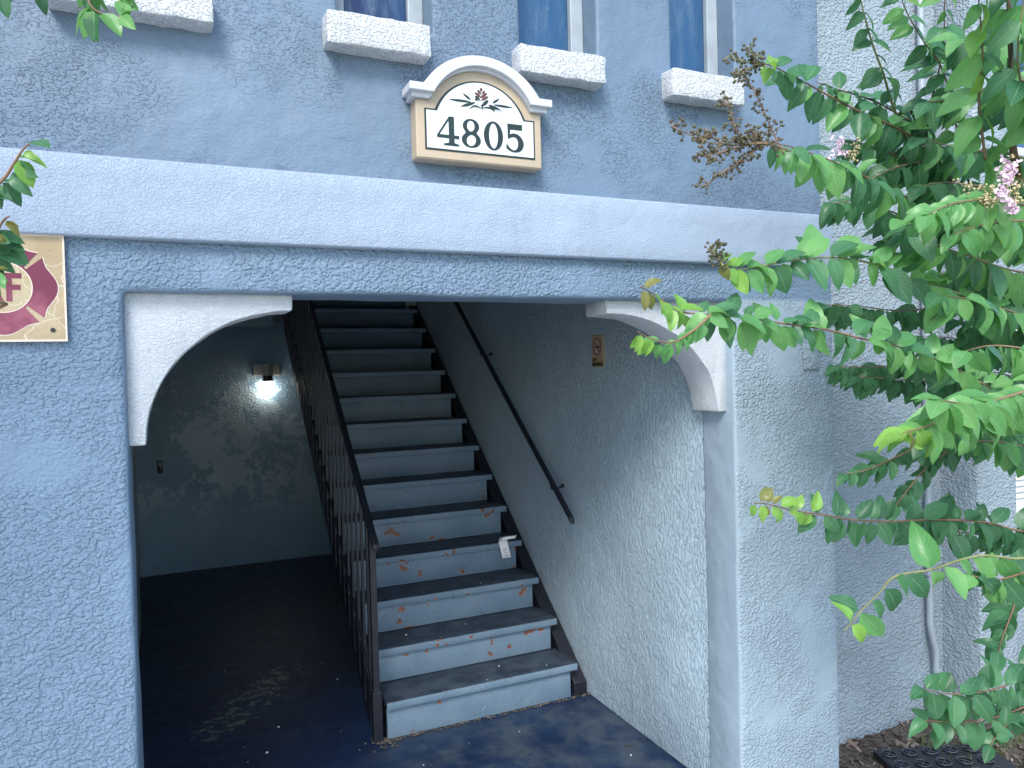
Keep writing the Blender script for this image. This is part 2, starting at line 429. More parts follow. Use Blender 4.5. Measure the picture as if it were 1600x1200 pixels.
# mulch bed against the right-hand wall
def bed_h(x, y):
    e = min(1, max(0, (x-2.55)/.5))
    return -.03 + .035*e + .05*max(0, x-3.0)*max(0, (y-1.7)) + .02*mnoise.noise(Vector((x*3, y*3, 0))) + .012*mnoise.noise(Vector((x*11, y*11, 4)))
mb = MB(); nx, ny = 80, 60; G = []
for i in range(nx+1):
    G.append([mb.b.verts.new((2.32+3.2*i/nx, .2+2.6*j/ny, bed_h(2.32+3.2*i/nx, .2+2.6*j/ny))) for j in range(ny+1)])
for i in range(nx):
    for j in range(ny): mb.b.faces.new((G[i][j], G[i+1][j], G[i+1][j+1], G[i][j+1]))
tag(mb.build('mulch_bed', M['soil'], smooth='all'), kind='structure')

# ------------------------------------------------------------------ the building
B = thing('apartment_building', 'grey blue stuccoed apartment block with an open stair passage and pale ledge over it', 'building')
FY, UY, LY = 2.39, 2.42, 2.357
SOF = 2.105
# lower wall with the passage opening
xs = cuts([-5, -1.0], .25)[:-1] + cuts([-1.0, -.13, 2.07, 2.625], .045)
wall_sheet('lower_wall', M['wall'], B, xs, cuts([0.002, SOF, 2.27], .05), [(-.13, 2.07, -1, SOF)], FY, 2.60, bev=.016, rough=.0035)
# upper wall with window openings
WX = [(-.225, .105), (.51, .832), (1.158, 1.478), (1.818, 2.132)]
WZ = (2.992, 4.2)
ux = cuts([-5, -1.0], .25)[:-1] + cuts([-1.0] + [a for w in WX for a in w] + [2.605], .05)
wall_sheet('upper_wall', M['upper'], B, ux, cuts([2.30, WZ[0], WZ[1], 5.2], .06), [(a, b, *WZ) for a, b in WX], UY, 2.62, bev=.012, rough=.003)
# projecting ledge
mb = MB(); mb.box(-5, 2.598, LY, 2.66, 2.251, 2.477); mb.build('ledge', M['ledge'], B, bevel=.007, seg=2, smooth='all', sub=.07, rough=.002, rf=4)
# window parts
for i, (a, b) in enumerate(WX):
    w = MB().box(a, b, 2.545, 2.552, *WZ).build('window', M['glass'], B)
    fr = MB()
    fr.box(a, a+.045, 2.518, 2.545, *WZ); fr.box(b-.055, b, 2.518, 2.545, *WZ)
    fr.box(a+.045, b-.055, 2.520, 2.545, WZ[0], WZ[0]+.022); fr.box(a+.045, b-.055, 2.520, 2.545, WZ[1]-.05, WZ[1])
    fr.box(a+.045, b-.055, 2.516, 2.545, 3.56, 3.6)
    fr.build('frame', M['frame_grey'], w, bevel=.004)
    sx0, sx1 = [(-.29, .135), (.462, .80), (1.124, 1.468), (1.768, 2.118)][i]
    s = MB().box(sx0, sx1, 2.345, 2.52, 2.885, 2.987 + [0, 0, -.004, .002][i])
    s.build('sill', M['sill'], w, bevel=.005, seg=2, smooth=True, sub=.018, rough=.0045, rf=19)
# the two curved brackets in the corners of the opening
def bracket(side):
    W, D = (.475, .45) if side < 0 else (.565, .452)
    pts = []
    for i in range(25):
        a = math.pi/2*i/24
        pts.append((W - (W-.045)*math.cos(a), -D + (D-.052)*math.sin(a)))
    poly = [(0, 0), (0, -D)] + pts + [(W+.002, 0)]
    x = (lambda u: -.132+u) if side < 0 else (lambda u: 2.072-u)
    mb = MB(); mb.prism([(x(u), SOF+.002+w) for u, w in poly], 2.437, 2.61)
    return mb.build('arch_bracket', M['white'], B, bevel=.007, seg=2, smooth=True, rough=.004, rf=12)
bracket(-1); bracket(1)
# passage
xw = 2.078
def slab(name, mat, ax, c, t, r0, r1, z0, z1, step=.12, rough=.003, parent=None):
    mb = MB(); b = mb.b
    U = cuts([r0, r1], step); Z = cuts([z0, z1], step)
    for s_, off in ((0, 0), (1, t)):
        g = [[b.verts.new((c+off, u, z) if ax == 'X' else (u, c+off, z)) for z in Z] for u in U]
        for i in range(len(U)-1):
            for j in range(len(Z)-1): b.faces.new((g[i][j], g[i+1][j], g[i+1][j+1], g[i][j+1]))
    bmesh.ops.holes_fill(b, edges=[e for e in b.edges if len(e.link_faces) == 1], sides=0)
    es = [e for e in b.edges if len(e.link_faces) == 1]
    return mb.build(name, mat, parent or B, smooth=True, rough=rough, rf=3)
def block(name, mat, x0, x1, y0, y1, z0, z1, sub=.12, rough=.003, bevel=.006, parent=None):
    return MB().box(x0, x1, y0, y1, z0, z1).build(name, mat, parent or B, bevel=bevel, smooth='all' if bevel else False, sub=sub, rough=rough, rf=4)
block('passage_side_wall', M['inner'], xw, xw+.14, 2.602, 7.9, .002, 5.18)
block('passage_left_wall', M['inner'], -.40, -.285, 2.602, 6.1, .002, 2.44)
block('door_trim', M['doorwood'], -.40, -.318, 6.104, 6.2, .002, 2.44, 0, 0, .004)
block('passage_left_wall', M['inner'], -.5, -.36, 6.9, 7.76, .002, 2.44)
dr = block('door', M['doorwood'], -.44, -.40, 6.2, 6.9, .004, 2.05, 0, 0, .004)
MB().tube([(-.398, 6.28, 1.0), (-.34, 6.28, 1.0), (-.34, 6.4, 1.0)], .011).build('handle', M['conduit'], dr, smooth=True)
block('back_wall', M['back'], -.55, 2.07, 7.76, 7.9, .002, 5.18)
block('ceiling', M['ceil'], -.5, .90, 2.624, 7.758, 2.452, 2.56)
block('beam', M['wall_pale'], .28, .99, 7.60, 7.757, 2.395, 2.45, .1, .002)
block('beam', M['back'], -.35, .86, 7.35, 7.52, 2.33, 2.45, .1, .002)
block('upper_stair_wall', M['inner'], .78, .90, 2.63, 7.758, 2.564, 5.18)
block('stair_landing', M['ceil'], .905, 2.07, 6.72, 7.756, 2.47, 2.6, .2, 0)
block('roof', M['ceil'], -5.2, 7, 2.2, 9, 5.205, 5.4, 0, 0, .01)
# right-hand part: recessed wall, pier, window bay
mb = block('recessed_wall', M['wall_pale'], 2.3, 3.7, 2.605, 2.75, -.2, 5.2, .06, .004, .01)
mb = block('pier', M['wall_pale'], 3.60, 3.90, 2.40, 2.80, -.2, 5.2, .06, .005, .014)
block('bay_wall', M['wall_pale'], 3.905, 7, 2.56, 2.70, -.2, .98, .12, .004, .01)
block('bay_wall', M['wall_pale'], 3.905, 7, 2.56, 2.70, 2.2, 2.95, .12, .004, .01)
block('bay_wall', M['wall_pale'], 3.905, 7, 2.56, 2.70, 4.3, 5.2, .12, .004, .01)
for z0, z1 in ((2.955, 4.295), (.985, 2.195)):
    w = MB().box(3.906, 5.3, 2.655, 2.662, z0, z1).build('window', M['glass'], B)
    f = MB(); f.box(3.906, 3.94, 2.585, 2.654, z0, z1); f.box(3.94, 5.3, 2.59, 2.654, z0, z0+.045); f.box(3.94, 5.3, 2.59, 2.654, z1-.045, z1)
    f.box(4.52, 4.56, 2.588, 2.654, z0+.045, z1-.045); f.build('frame', M['blind'], w, bevel=.004)
    if z0 > 2: continue
    sm = None; z = z0+.06; k = 0
    while z < z1-.06:
        if sm is None:
            so = MB().prism([(2.612, -.019), (2.630, .019), (2.633, .018), (2.615, -.020)], 3.942, 4.518, 'X').build('slat', M['blind'], w); sm = so
        else:
            so = sm.copy(); COL.objects.link(so)
        so.location.z = z; z += .034; k += 1
block('bay_wall', M['wall_pale'], 5.305, 7, 2.56, 2.70, .985, 2.195, .2, .004, .01)
block('bay_wall', M['wall_pale'], 5.305, 7, 2.56, 2.70, 2.955, 4.295, .2, .004, .01)
# blank cover plate on the right pier of the opening
MB().box(2.448, 2.536, 2.381, 2.392, 1.818, 1.925).build('cover_plate', M['wall_pale'], B, bevel=.004, smooth=True)

# ------------------------------------------------------------------ staircase
ST = thing('staircase', 'steep blue painted straight stairs with chipped risers and dark worn treads', 'stairs', loc=(0, 0, 0))
NY, NZ, RUN, RISE = 3.643, .199, .2336, .185
nose = lambda Y: NZ + (Y-NY)*RISE/RUN
XL, XR = .912, 1.968
for k in range(14):
    y, z = NY+RUN*k, NZ+RISE*k
    z0 = .003 if k == 0 else z-RISE+.001
    rs = MB().box(XL+.006, XR, y+.025, y+.05, z0, z-.040)
    rs.build('riser', M['stair'], ST, bevel=.002, sub=.06, rough=.0012, rf=8, smooth=True)
    if k == 13: break
    t = MB().box(XL, XR+.03, y+.004, y+RUN+.024, z-.038, z)
    t = t.build('tread', M['tread'], ST, bevel=.006, seg=2, sub=.08, rough=.0015, rf=6, smooth=True)
    n_ = MB().box(XL-.001, XR+.031, y-.004, y+.005, z-.0385, z-.0025)
    n_.build('nosing', M['stair'], t, bevel=.003, seg=2, sub=.08, rough=.0012, rf=7, smooth=True)
def stringer(x0, x1, top, bot, y0, y1, low=.003):
    pts = [(y0, low), (y0, max(low+.02, nose(y0)-top)), (y1, nose(y1)-top), (y1, nose(y1)-bot)]
    ylow = NY + (low+bot-NZ)*RUN/RISE
    pts.append((ylow, low))
    return MB().prism(pts, x0, x1, 'X').build('stringer', M['black_metal'], ST, bevel=.004)
stringer(1.992, 2.072, .145, .42, 3.668, 6.70)
stringer(.868, .906, .10, .37, 3.70, 6.70)
MB().prism([(NY+.2, nose(NY+.2)-.24), (6.7, nose(6.7)-.24), (6.7, nose(6.7)-.26), (NY+.2, nose(NY+.2)-.26)], .908, 1.99, 'X').build('soffit_board', M['black_metal'], ST)

# ------------------------------------------------------------------ railing on the open side
RL = thing('stair_railing', 'black metal railing with thin balusters and newel post on left of the stairs', 'railing')
rail = lambda Y: 1.012 + (Y-3.62)*.795
xr = .870
MB().box(xr-.016, xr+.016, 3.672, 3.704, .25, rail(3.688)-.02).build('newel_post', M['black_metal'], RL, bevel=.003)
MB().box(xr-.024, xr+.024, 3.664, 3.712, .002, .255).build('post_base', M['black_metal'], RL, bevel=.004)
mb = MB(); y0, y1 = 3.60, 7.2
mb.prism([(y0, rail(y0)-.022), (y0-.004, rail(y0)+.012), (y0+.01, rail(y0)+.022), (y1, rail(y1)+.014), (y1, rail(y1)-.020)], xr-.017, xr+.017, 'X')
mb.build('top_rail', M['black_metal'], RL, bevel=.006, seg=2, smooth=True)
bal = None; y = 3.80
while y < 6.95:
    zb, zt = nose(y)-.30, rail(y)-.02
    MB().box(xr-.0075, xr+.0075, y-.0075, y+.0075, zb, zt).build('baluster', M['black_metal'], RL)
    y += .118
mb = MB(); y0, y1 = 3.704, 7.0
mb.prism([(y0, nose(y0)-.02), (y0, nose(y0)+.005), (y1, nose(y1)+.005), (y1, nose(y1)-.02)], xr-.009, xr+.009, 'X')
mb.build('bottom_rail', M['black_metal'], RL)

# wall handrail
HR = thing('wall_handrail', 'black handrail fixed on brackets along the right passage wall', 'handrail')
hr = lambda Y: 1.005 + (Y-3.65)*.775
mb = MB(); y0, y1 = 3.64, 6.6
mb.prism([(y0, hr(y0)-.018), (y0, hr(y0)+.018), (y1, hr(y1)+.018), (y1, hr(y1)-.018)], 1.978, 2.006, 'X')
mb.build('rail', M['black_metal'], HR, bevel=.008, seg=3, smooth=True)
for y in (3.90, 4.95, 6.0):
    MB().tube([(1.99, y, hr(y)-.02), (1.995, y, hr(y)-.055), (2.03, y, hr(y)-.06), (2.08, y, hr(y)-.045)], .005).tube([(2.066, y, hr(y)-.045), (2.082, y, hr(y)-.045)], .012, 14).build('bracket', M['black_metal'], HR, smooth=True)

# ------------------------------------------------------------------ wall lamp (lit)
LP = thing('wall_lamp', 'lit jar shaped wall lamp on the back wall of the passage', 'lamp')
MB().box(.70, .952, 7.742, 7.766, 1.858, 1.968).build('back_plate', M['beige_plastic'], LP, bevel=.005)
MB().tube([(.83, 7.70, 1.972), (.83, 7.70, 1.855)], .052, 20).build('canopy', M['beige_plastic'], LP, smooth=True)
MB().tube([(.83, 7.70, 1.856), (.83, 7.70, 1.80)], [.046, .05], 18).build('socket', M['black'], LP, smooth=True)
lamp_o = MB().tube([(.83, 7.70, 1.80), (.83, 7.70, 1.785), (.83, 7.70, 1.70), (.83, 7.70, 1.665), (.83, 7.70, 1.655)], [.044, .05, .052, .043, .02], 18).build('lamp_shade', M['bulb'], LP, smooth=True)

# dark call button
CB = thing('wall_switch', 'small black switch box on the back wall left of the lamp', 'switch')
MB().box(-.185, -.135, 7.735, 7.765, .965, 1.085).build('housing', M['black'], CB, bevel=.006, smooth=True)
MB().box(-.172, -.148, 7.730, 7.736, 1.04, 1.06).build('button', M['conduit'], CB, bevel=.002)

# ------------------------------------------------------------------ house number sign
SG = thing('number_sign', 'arched house number sign reading 4805 in a tan moulding under a pale cap', 'sign')
cx = .9765
def arch_outline(hw, z0, zs, aw, ztop, n=30):          # a box with a segmental arch on its shoulders
    h = ztop-zs; r = (aw*aw+h*h)/(2*h); cz = ztop-r; a0 = math.asin(min(1, aw/r))
    arc = [(cx+r*math.sin(a0-2*a0*i/n), cz+r*math.cos(a0-2*a0*i/n)) for i in range(n+1)]
    return [(cx-hw, z0), (cx+hw, z0), (cx+hw, zs)] + arc + [(cx-hw, zs)]
MB().prism(arch_outline(.230, 2.556, 2.752, .187, 2.868), 2.362, 2.425).build('backing', M['tan'], SG, bevel=.005, seg=1)
def arch_band(hw, zs, t_sh, aw, ztop, t):
    o = arch_outline(hw, zs-t_sh, zs, aw, ztop)[2:]
    i = arch_outline(hw, zs-t_sh-1, zs-t_sh, aw-t*.98, ztop-t)[3:-1]
    return [(cx+hw, zs-t_sh)] + o + [(cx-hw, zs-t_sh)] + i[::-1]
MB().prism(arch_band(.259, 2.792, .026, .209, 2.907, .034), 2.328, 2.42).build('cap', M['cap'], SG, bevel=.002, seg=1)
MB().prism(arch_band(.246, 2.768, .018, .196, 2.876, .012), 2.346, 2.42).build('cap_moulding', M['cap'], SG, bevel=.0015, seg=1)
MB().prism(arch_outline(.2015, 2.586, 2.7215, .165, 2.833), 2.3600, 2.364).build('border', M['ink'], SG)
MB().prism(arch_outline(.1955, 2.592, 2.7155, .1575, 2.827), 2.3585, 2.3602).build('panel', M['panelwhite'], SG)
def cz(x, y):                                            # tracing grid of the sign face -> X, Z on its panel
    return (.775+(x-270)*.402/1060, 2.7235-(y-530-(x-270)*150/1060)*.000344)
PY = 2.3578
def digit(name, box, splines):
    (x0, x1), (z0, z1) = box, (2.6045, 2.7015)
    shape(name, [[(x0+(x1-x0)*u, z0+(z1-z0)*w) for u, w in s] for s in splines], M['ink'], SG, (0, PY, 0))
digit('digit', (.816, .894), [[(.55, 1), (.78, 1), (.78, .36), (1, .36), (1, .25), (.78, .25), (.78, .10), (.99, .055), (.99, 0), (.3, 0), (.3, .055), (.53, .10), (.53, .25), (0, .25), (0, .34)],
                              [(.11, .36), (.53, .36), (.53, .86)]])
def eight():
    R = []
    for i in range(41):
        z = i/40; hw = 0
        for c, rx, rz in ((.27, .5, .272), (.745, .43, .257)):
            q = 1-((z-c)/rz)**2
            if q > 0: hw = max(hw, rx*math.sqrt(q))
        if .42 < z < .62: hw = max(hw, .30)
        R.append((hw, z))
    return [(.5+h, z) for h, z in R] + [(.5-h, z) for h, z in R[::-1] if h > .001]
digit('digit', (.903, .972), [eight(), ell(.49, .755, .2, .19, 28, .25), ell(.5, .255, .25, .19, 28, .25)])
digit('digit', (.984, 1.055), [ell(.5, .5, .5, .51), ell(.5, .5, .235, .445)])
digit('digit', (1.066, 1.134), [[(.10, 1), (.93, 1), (.91, .80), (.25, .80), (.22, .63), (.36, .665), (.5, .67), (.68, .645), (.82, .58), (.94, .47), (1, .34), (.97, .21), (.88, .1), (.74, .03), (.55, 0), (.38, .0), (.2, .04), (.02, .12), (.02, .26), (.09, .25), (.16, .17), (.28, .1), (.42, .065), (.54, .09), (.64, .18), (.68, .3), (.66, .42), (.58, .51), (.45, .545), (.3, .525), (.2, .48), (.11, .46)]])
def lens(x0, y0, x1, y1, w, bend=0):
    a, b = Vector((x0, y0)), Vector((x1, y1)); d = b-a; nrm = Vector((-d.y, d.x)).normalized()
    up, dn = [], []
    for i in range(9):
        t = i/8; p = a+d*t+nrm*bend*math.sin(math.pi*t); hw = w/2*math.sin(math.pi*min(1, t*.9+.08))**.8
        up.append(p+nrm*hw); dn.append(p-nrm*hw)
    return [cz(*p) for p in up] + [cz(*p) for p in dn[::-1]]
shape('emblem_leaves', [lens(700, 488, 500, 460, 24), lens(702, 466, 630, 405, 20), lens(742, 495, 608, 530, 30), lens(800, 552, 686, 556, 18, 26),
      lens(915, 500, 980, 460, 22), lens(930, 518, 1108, 549, 22), lens(878, 520, 1008, 588, 32), lens(818, 548, 942, 596, 18, -24), lens(810, 515, 811, 570, 14)], M['ink'], SG, (0, PY, 0))
shape('emblem_bloom', [lens(805, 350, 808, 388, 24), lens(770, 372, 806, 416, 24), lens(842, 380, 815, 408, 22), lens(745, 395, 800, 442, 24), lens(862, 404, 795, 448, 28), lens(872, 438, 804, 472, 28)], M['rust_ink'], SG, (0, PY, 0))
shape('emblem_scales', [lens(745, 430, 800, 478, 26), lens(745, 458, 802, 522, 32), lens(872, 474, 806, 532, 34)], M['ink'], SG, (0, PY, 0))

# ------------------------------------------------------------------ fire service sign
RF = thing('fire_service_sign', 'weathered tan square sign with faded red cross emblem and letters RF', 'sign')
rx, rz = -.413, 2.107
MB().box(rx-.145, rx+.145, 2.374, 2.386, rz-.145, rz+.145).build('plate', M['rf_base'], RF, bevel=.002)
ed = MB()
for a in ((-.146, .146, .1405, .146), (-.146, .146, -.146, -.1405)): ed.box(rx+a[0], rx+a[1], 2.3725, 2.376, rz+a[2], rz+a[3])
for a in ((-.146, -.1415), (.1415, .146)): ed.box(rx+a[0], rx+a[1], 2.3725, 2.376, rz-.1404, rz+.1404)
ed.build('edge_strip', M['rf_edge'], RF)
arm = [(55.5, 50), (93.5, 81.7), (97, 65.5), (101, 54), (109.5, 42), (118, 30), (124, 18), (127, 6), (127, -6), (124, -18), (118, -30), (109.5, -42), (101, -54), (97, -65.5), (93.5, -81.7), (55.5, -50)]
def cross(g):
    out = []
    for k in range(4):
        a = -math.pi/2*k
        for x, y in arm:
            s = 1+g/110; out.append((rx+.001*s*(x*math.cos(a)-y*math.sin(a)), rz+.001*s*(x*math.sin(a)+y*math.cos(a))))
    return out
shape('cross_outline', [cross(2.6)], M['rf_edge'], RF, (0, 2.3738, 0), .001)
shape('cross_emblem', [cross(0), ell(rx, rz, .069, .069)], M['rf_red'], RF, (0, 2.3728, 0), .001)
shape('centre_ring', [ell(rx, rz, .069, .069), ell(rx, rz, .0665, .0665)], M['rf_edge'], RF, (0, 2.3724, 0), .001)
shape('centre_disc', [ell(rx, rz, .0665, .0665)], M['rf_base'], RF, (0, 2.3727, 0), .001)
LT = (0, 2.3718, 0)
fx = rx+.008
shape('letter', [[(fx, rz-.038), (fx+.0135, rz-.038), (fx+.0135, rz-.007), (fx+.033, rz-.007), (fx+.033, rz+.007), (fx+.0135, rz+.007), (fx+.0135, rz+.024), (fx+.036, rz+.024), (fx+.036, rz+.038), (fx, rz+.038)]], M['rf_red'], RF, LT, .001)
gx = rx-.038
rb = [(gx+.02+.018*math.sin(a), rz+.017+.021*math.cos(a)) for a in (math.pi*i/12 for i in range(13))]
rh = [(gx+.02+.006*math.sin(a), rz+.017+.009*math.cos(a)) for a in (math.pi*i/10 for i in range(11))]
shape('letter', [[(gx, rz-.038), (gx, rz+.038)] + rb[:-1] + [(gx+.024, rz-.004), (gx+.041, rz-.038), (gx+.027, rz-.038), (gx+.0135, rz-.008), (gx+.0135, rz-.038)], [(gx+.0135, rz+.026)] + rh + [(gx+.0135, rz+.008)]], M['rf_red'], RF, LT, .001)
for sx, sz in ((.112, -.115), (-.112, -.115), (-.112, .115), (.112, .115)):
    if sz > 0 and sx > 0: continue
    MB().tube([(rx+sx, 2.3745, rz+sz), (rx+sx, 2.3715, rz+sz)], .0062, 14).build('fixing_hole', M['black'], RF)

# ------------------------------------------------------------------ no smoking sign on the passage wall (faces -X)
NS = thing('no_smoking_sign', 'small narrow tan NO SMOKING sign on the right passage wall', 'sign')
x0 = xw-.0035
MB().box(x0-.004, xw+.002, 3.402, 3.518, 1.852, 2.024).build('plate', M['ns_tan'], NS, bevel=.001)
MB().box(x0-.0052, x0-.0039, 3.406, 3.514, 1.908, 2.016).build('face', M['ns_face'], NS)
WR = Matrix(((0, 0, -1, 0), (-1, 0, 0, 0), (0, 1, 0, 0), (0, 0, 0, 1)))     # text (u, w) -> world (-Y, Z), facing -X
cyy, czz = 3.460, 1.962
def wallshape(name, splines, mat, d): shape(name, splines, mat, NS, (x0-d, cyy, czz), .0008, WR)
wallshape('prohibition_ring', [ell(0, 0, .044, .049), ell(0, 0, .037, .042)], M['ns_red'], .0062)
wallshape('prohibition_bar', [[(-.031, .027), (-.026, .032), (.031, -.027), (.026, -.032)]], M['ns_red'], .0064)
wallshape('cigarette', [[(-.03, -.006), (-.03, .002), (.024, .002), (.024, -.006)], [(.026, -.006), (.026, .002), (.030, .002), (.030, -.006)]], M['black'], .0058)
sm = [(.027+.006*math.sin(t*5), .006+.028*t) for t in (i/10 for i in range(11))]
wallshape('smoke_curl', [[(u-.0022-.01, w) for u, w in sm] + [(u+.0022-.01, w) for u, w in sm[::-1]]], M['black'], .0058)
text('lettering', 'NO', .030, M['black'], NS, (x0-.0062, 3.514, 1.882), WR)
text('lettering', 'SMOKING', .0255, M['black'], NS, (x0-.0062, 3.5155, 1.859), WR)

# ------------------------------------------------------------------ conduit by the pier
CD = thing('electrical_conduit', 'painted metal conduit running down the recessed wall into a small box', 'conduit')
P0 = 3.465
MB().tube([(P0, 2.575, 5.15), (P0, 2.575, .62), (P0, 2.575, .5), (P0+.012, 2.573, .43), (P0+.030, 2.57, .36), (P0+.036, 2.57, .28), (P0+.036, 2.57, .20)], .0165, 14).build('pipe', M['conduit'], CD, smooth=True)
MB().box(P0-.012, P0+.084, 2.52, 2.602, .05, .215).build('junction_box', M['conduit'], CD, bevel=.004)
for z in (.75, 1.9, 3.1):
    MB().box(P0-.032, P0+.032, 2.556, 2.603, z, z+.02).build('strap', M['conduit'], CD, bevel=.003)
PB = MB().box(3.558, 3.602, 2.50, 2.585, 2.78, 3.05).build('meter_box', M['conduit'], None, bevel=.004)
tag(PB, 'small grey painted box high on the shaded side of the pier', 'box')

# ------------------------------------------------------------------ receipt hanging over a stair edge
RC = thing('paper_receipt', 'crumpled white paper receipt hanging over the edge of a tread', 'paper')
y4, z4 = NY+RUN*3, NZ+RISE*3
def strip(path, xa, xb, name, mat, n=5, wob=.003):
    mb = MB(); b = mb.b; rows = []
    for i, (y, z, sh) in enumerate(path):
        rows.append([b.verts.new((xa+(xb-xa)*j/n+sh, y+wob*mnoise.noise(Vector((i*1.3, j*.9, 2))), z+wob*mnoise.noise(Vector((i*.9, j*1.2, 7))))) for j in range(n+1)])
    for A, C in zip(rows, rows[1:]):
        for j in range(n): b.faces.new((A[j], A[j+1], C[j+1], C[j]))
    o = mb.build(name, mat, RC, smooth='all'); md = o.modifiers.new('thickness', 'SOLIDIFY'); md.thickness = .0005
    return o
strip([(y4+.05, z4+.022, .03), (y4+.03, z4+.018, .02), (y4+.008, z4+.010, .008), (y4-.008, z4+.004, 0), (y4-.012, z4-.03, .006), (y4-.014, z4-.06, .012), (y4-.018, z4-.10, .02)], 1.835, 1.895, 'slip', M['paper'])
strip([(y4+.012, z4+.010, 0), (y4+.010, z4+.024, .012), (y4+.022, z4+.028, .025)], 1.86, 1.955, 'folded_end', M['paper'], 6)
pr = MB()
for i in range(6):
    z = z4-.038-.0085*i; xo = .008+.0022*i
    pr.box(1.848+xo, 1.848+xo+[.03, .034, .022, .03, .018, .026][i], y4-.0172-.0008*i, y4-.0162-.0008*i, z-.0022, z)
pr.build('printed_lines', M['print'], RC)

# ------------------------------------------------------------------ black plastic tray in the mulch
TR = thing('drainage_tray', 'black plastic grid tray with moulded rings lying in the mulch by the wall', 'tray')
tM = Matrix.Translation((3.02, 2.22, .045)) @ Matrix.Rotation(R_(-20), 4, 'Z')
mb = MB(); mb.box(-.2, .34, -.32, .17, -.03, 0); mb.b.transform(tM); mb.build('base', M['black'], TR, bevel=.004)
ring0 = None
for i in range(5):
    for j in range(5):
        if ring0 is None:
            mb = MB()
            c = [(.031*math.cos(2*math.pi*q/22), .031*math.sin(2*math.pi*q/22), .002) for q in range(23)]
            mb.tube(c, .0032, 6, False); mb.tube([(-.022, -.022, .001), (.022, .022, .001)], .0028, 6); mb.tube([(-.022, .022, .001), (.022, -.022, .001)], .0028, 6)
            ring0 = mb.build('ring', M['conduit'] if False else paint('grey_plastic', (.035, .04, .055), .4), TR, smooth=True); o = ring0
        else:
            o = ring0.copy(); COL.objects.link(o)
        o.matrix_world = tM @ Matrix.Translation((-.15+.098*i, -.27+.098*j, .002))

# ------------------------------------------------------------------ mulch chips, grass, floor dirt
mb = MB(); b = mb.b
for _ in range(5200):
    x, y = random.uniform(2.5, 4.8), random.uniform(.7, 2.6)
    if 3.6 < x < 3.9 and y > 2.39: continue
    c = Vector((x, y, bed_h(x, y)+random.uniform(.002, .018))); L = random.uniform(.006, .032); w = L*random.uniform(.12, .5)
    a = Vector((random.gauss(0, 1), random.gauss(0, 1), random.gauss(0, .4))).normalized(); s_ = a.cross(Vector((random.gauss(0, .5), random.gauss(0, .5), 1))).normalized()
    t = a.cross(s_)*w*.35
    v = [b.verts.new(p) for p in (c-a*L-s_*w, c+a*L-s_*w*.6, c+a*L*.9+s_*w*.7, c-a*L*.8+s_*w, c+t*2)]
    for f in ((0, 1, 4), (1, 2, 4), (2, 3, 4), (3, 0, 4), (3, 2, 1, 0)): b.faces.new([v[q] for q in f])
tag(mb.build('mulch_chips', M['chips']), 'scattered wood chips and leaf litter over the mulch bed', 'mulch', kind='stuff')

def blade_mesh(n, region, h0, h1):
    mb = MB(); b = mb.b; uvl = b.loops.layers.uv.new('UVMap')
    for _ in range(n):
        x, y = random.uniform(*region[0]), random.uniform(*region[1])
        if mnoise.noise(Vector((x*5, y*5, 9))) < -.1: continue
        z = bed_h(x, y); a = random.uniform(0, 6.28); h = random.uniform(h0, h1); d = Vector((math.cos(a), math.sin(a), 0)); s_ = Vector((-d.y, d.x, 0))*random.uniform(.0015, .003)
        p = Vector((x, y, z)); lean = random.uniform(.2, 1.1)*h
        q = [p, p+Vector((0, 0, h*.6))+d*lean*.3, p+Vector((0, 0, h*.75))+d*lean]
        v = [b.verts.new(c) for c in (q[0]-s_, q[0]+s_, q[1]+s_*.8, q[1]-s_*.8, q[2])]
        for f in ((0, 1, 2, 3), (3, 2, 4)):
            fc = b.faces.new([v[i] for i in f])
            for lp in fc.loops: lp[uvl].uv = (.5, .3)
    return mb.build('grass', M['grass'])
tag(blade_mesh(2600, ((3.12, 4.6), (1.6, 2.42)), .03, .09), 'thin grass growing out of the mulch beside the tray', 'grass', kind='stuff')

mb = MB(); b = mb.b
def crumb(x, y, z, r):
    bmesh.ops.create_icosphere(b, subdivisions=1, radius=r, matrix=Matrix.Translation((x, y, z)) @ Matrix.Diagonal((random.uniform(.6, 1.6), random.uniform(.6, 1.4), random.uniform(.3, .8), 1)))
for i in range(260):
    x = random.uniform(.90, 2.07); crumb(x, NY+.022-abs(random.gauss(0, .012)), .004, random.uniform(.002, .008)*(1.6 if x < 1.1 else 1))
for i in range(60): crumb(random.gauss(.90, .035), random.gauss(3.66, .035), .004, random.uniform(.003, .010))
tag(mb.build('floor_dirt', M['soil'], rough=.002, rf=90), 'dark crumbs of dirt gathered along the foot of the stairs', 'dirt', kind='stuff')
mb = MB(); b = mb.b
for i in range(46):
    x, y = random.uniform(0, 2.0), random.uniform(2.6, 5.2)
    if y > 3.66 and x > .9: continue
    crumb(x, y, .003, random.choice((.002, .003, .004, .006)))
for k in range(6):
    for _ in range(3): crumb(random.uniform(.95, 1.95), NY+RUN*k+random.uniform(.02, .2), NZ+RISE*k+.002, random.uniform(.002, .004))
tag(mb.build('litter_specks', M['paper'], rough=.001, rf=90), 'tiny pale scraps scattered on the floor and steps', 'litter', kind='stuff')

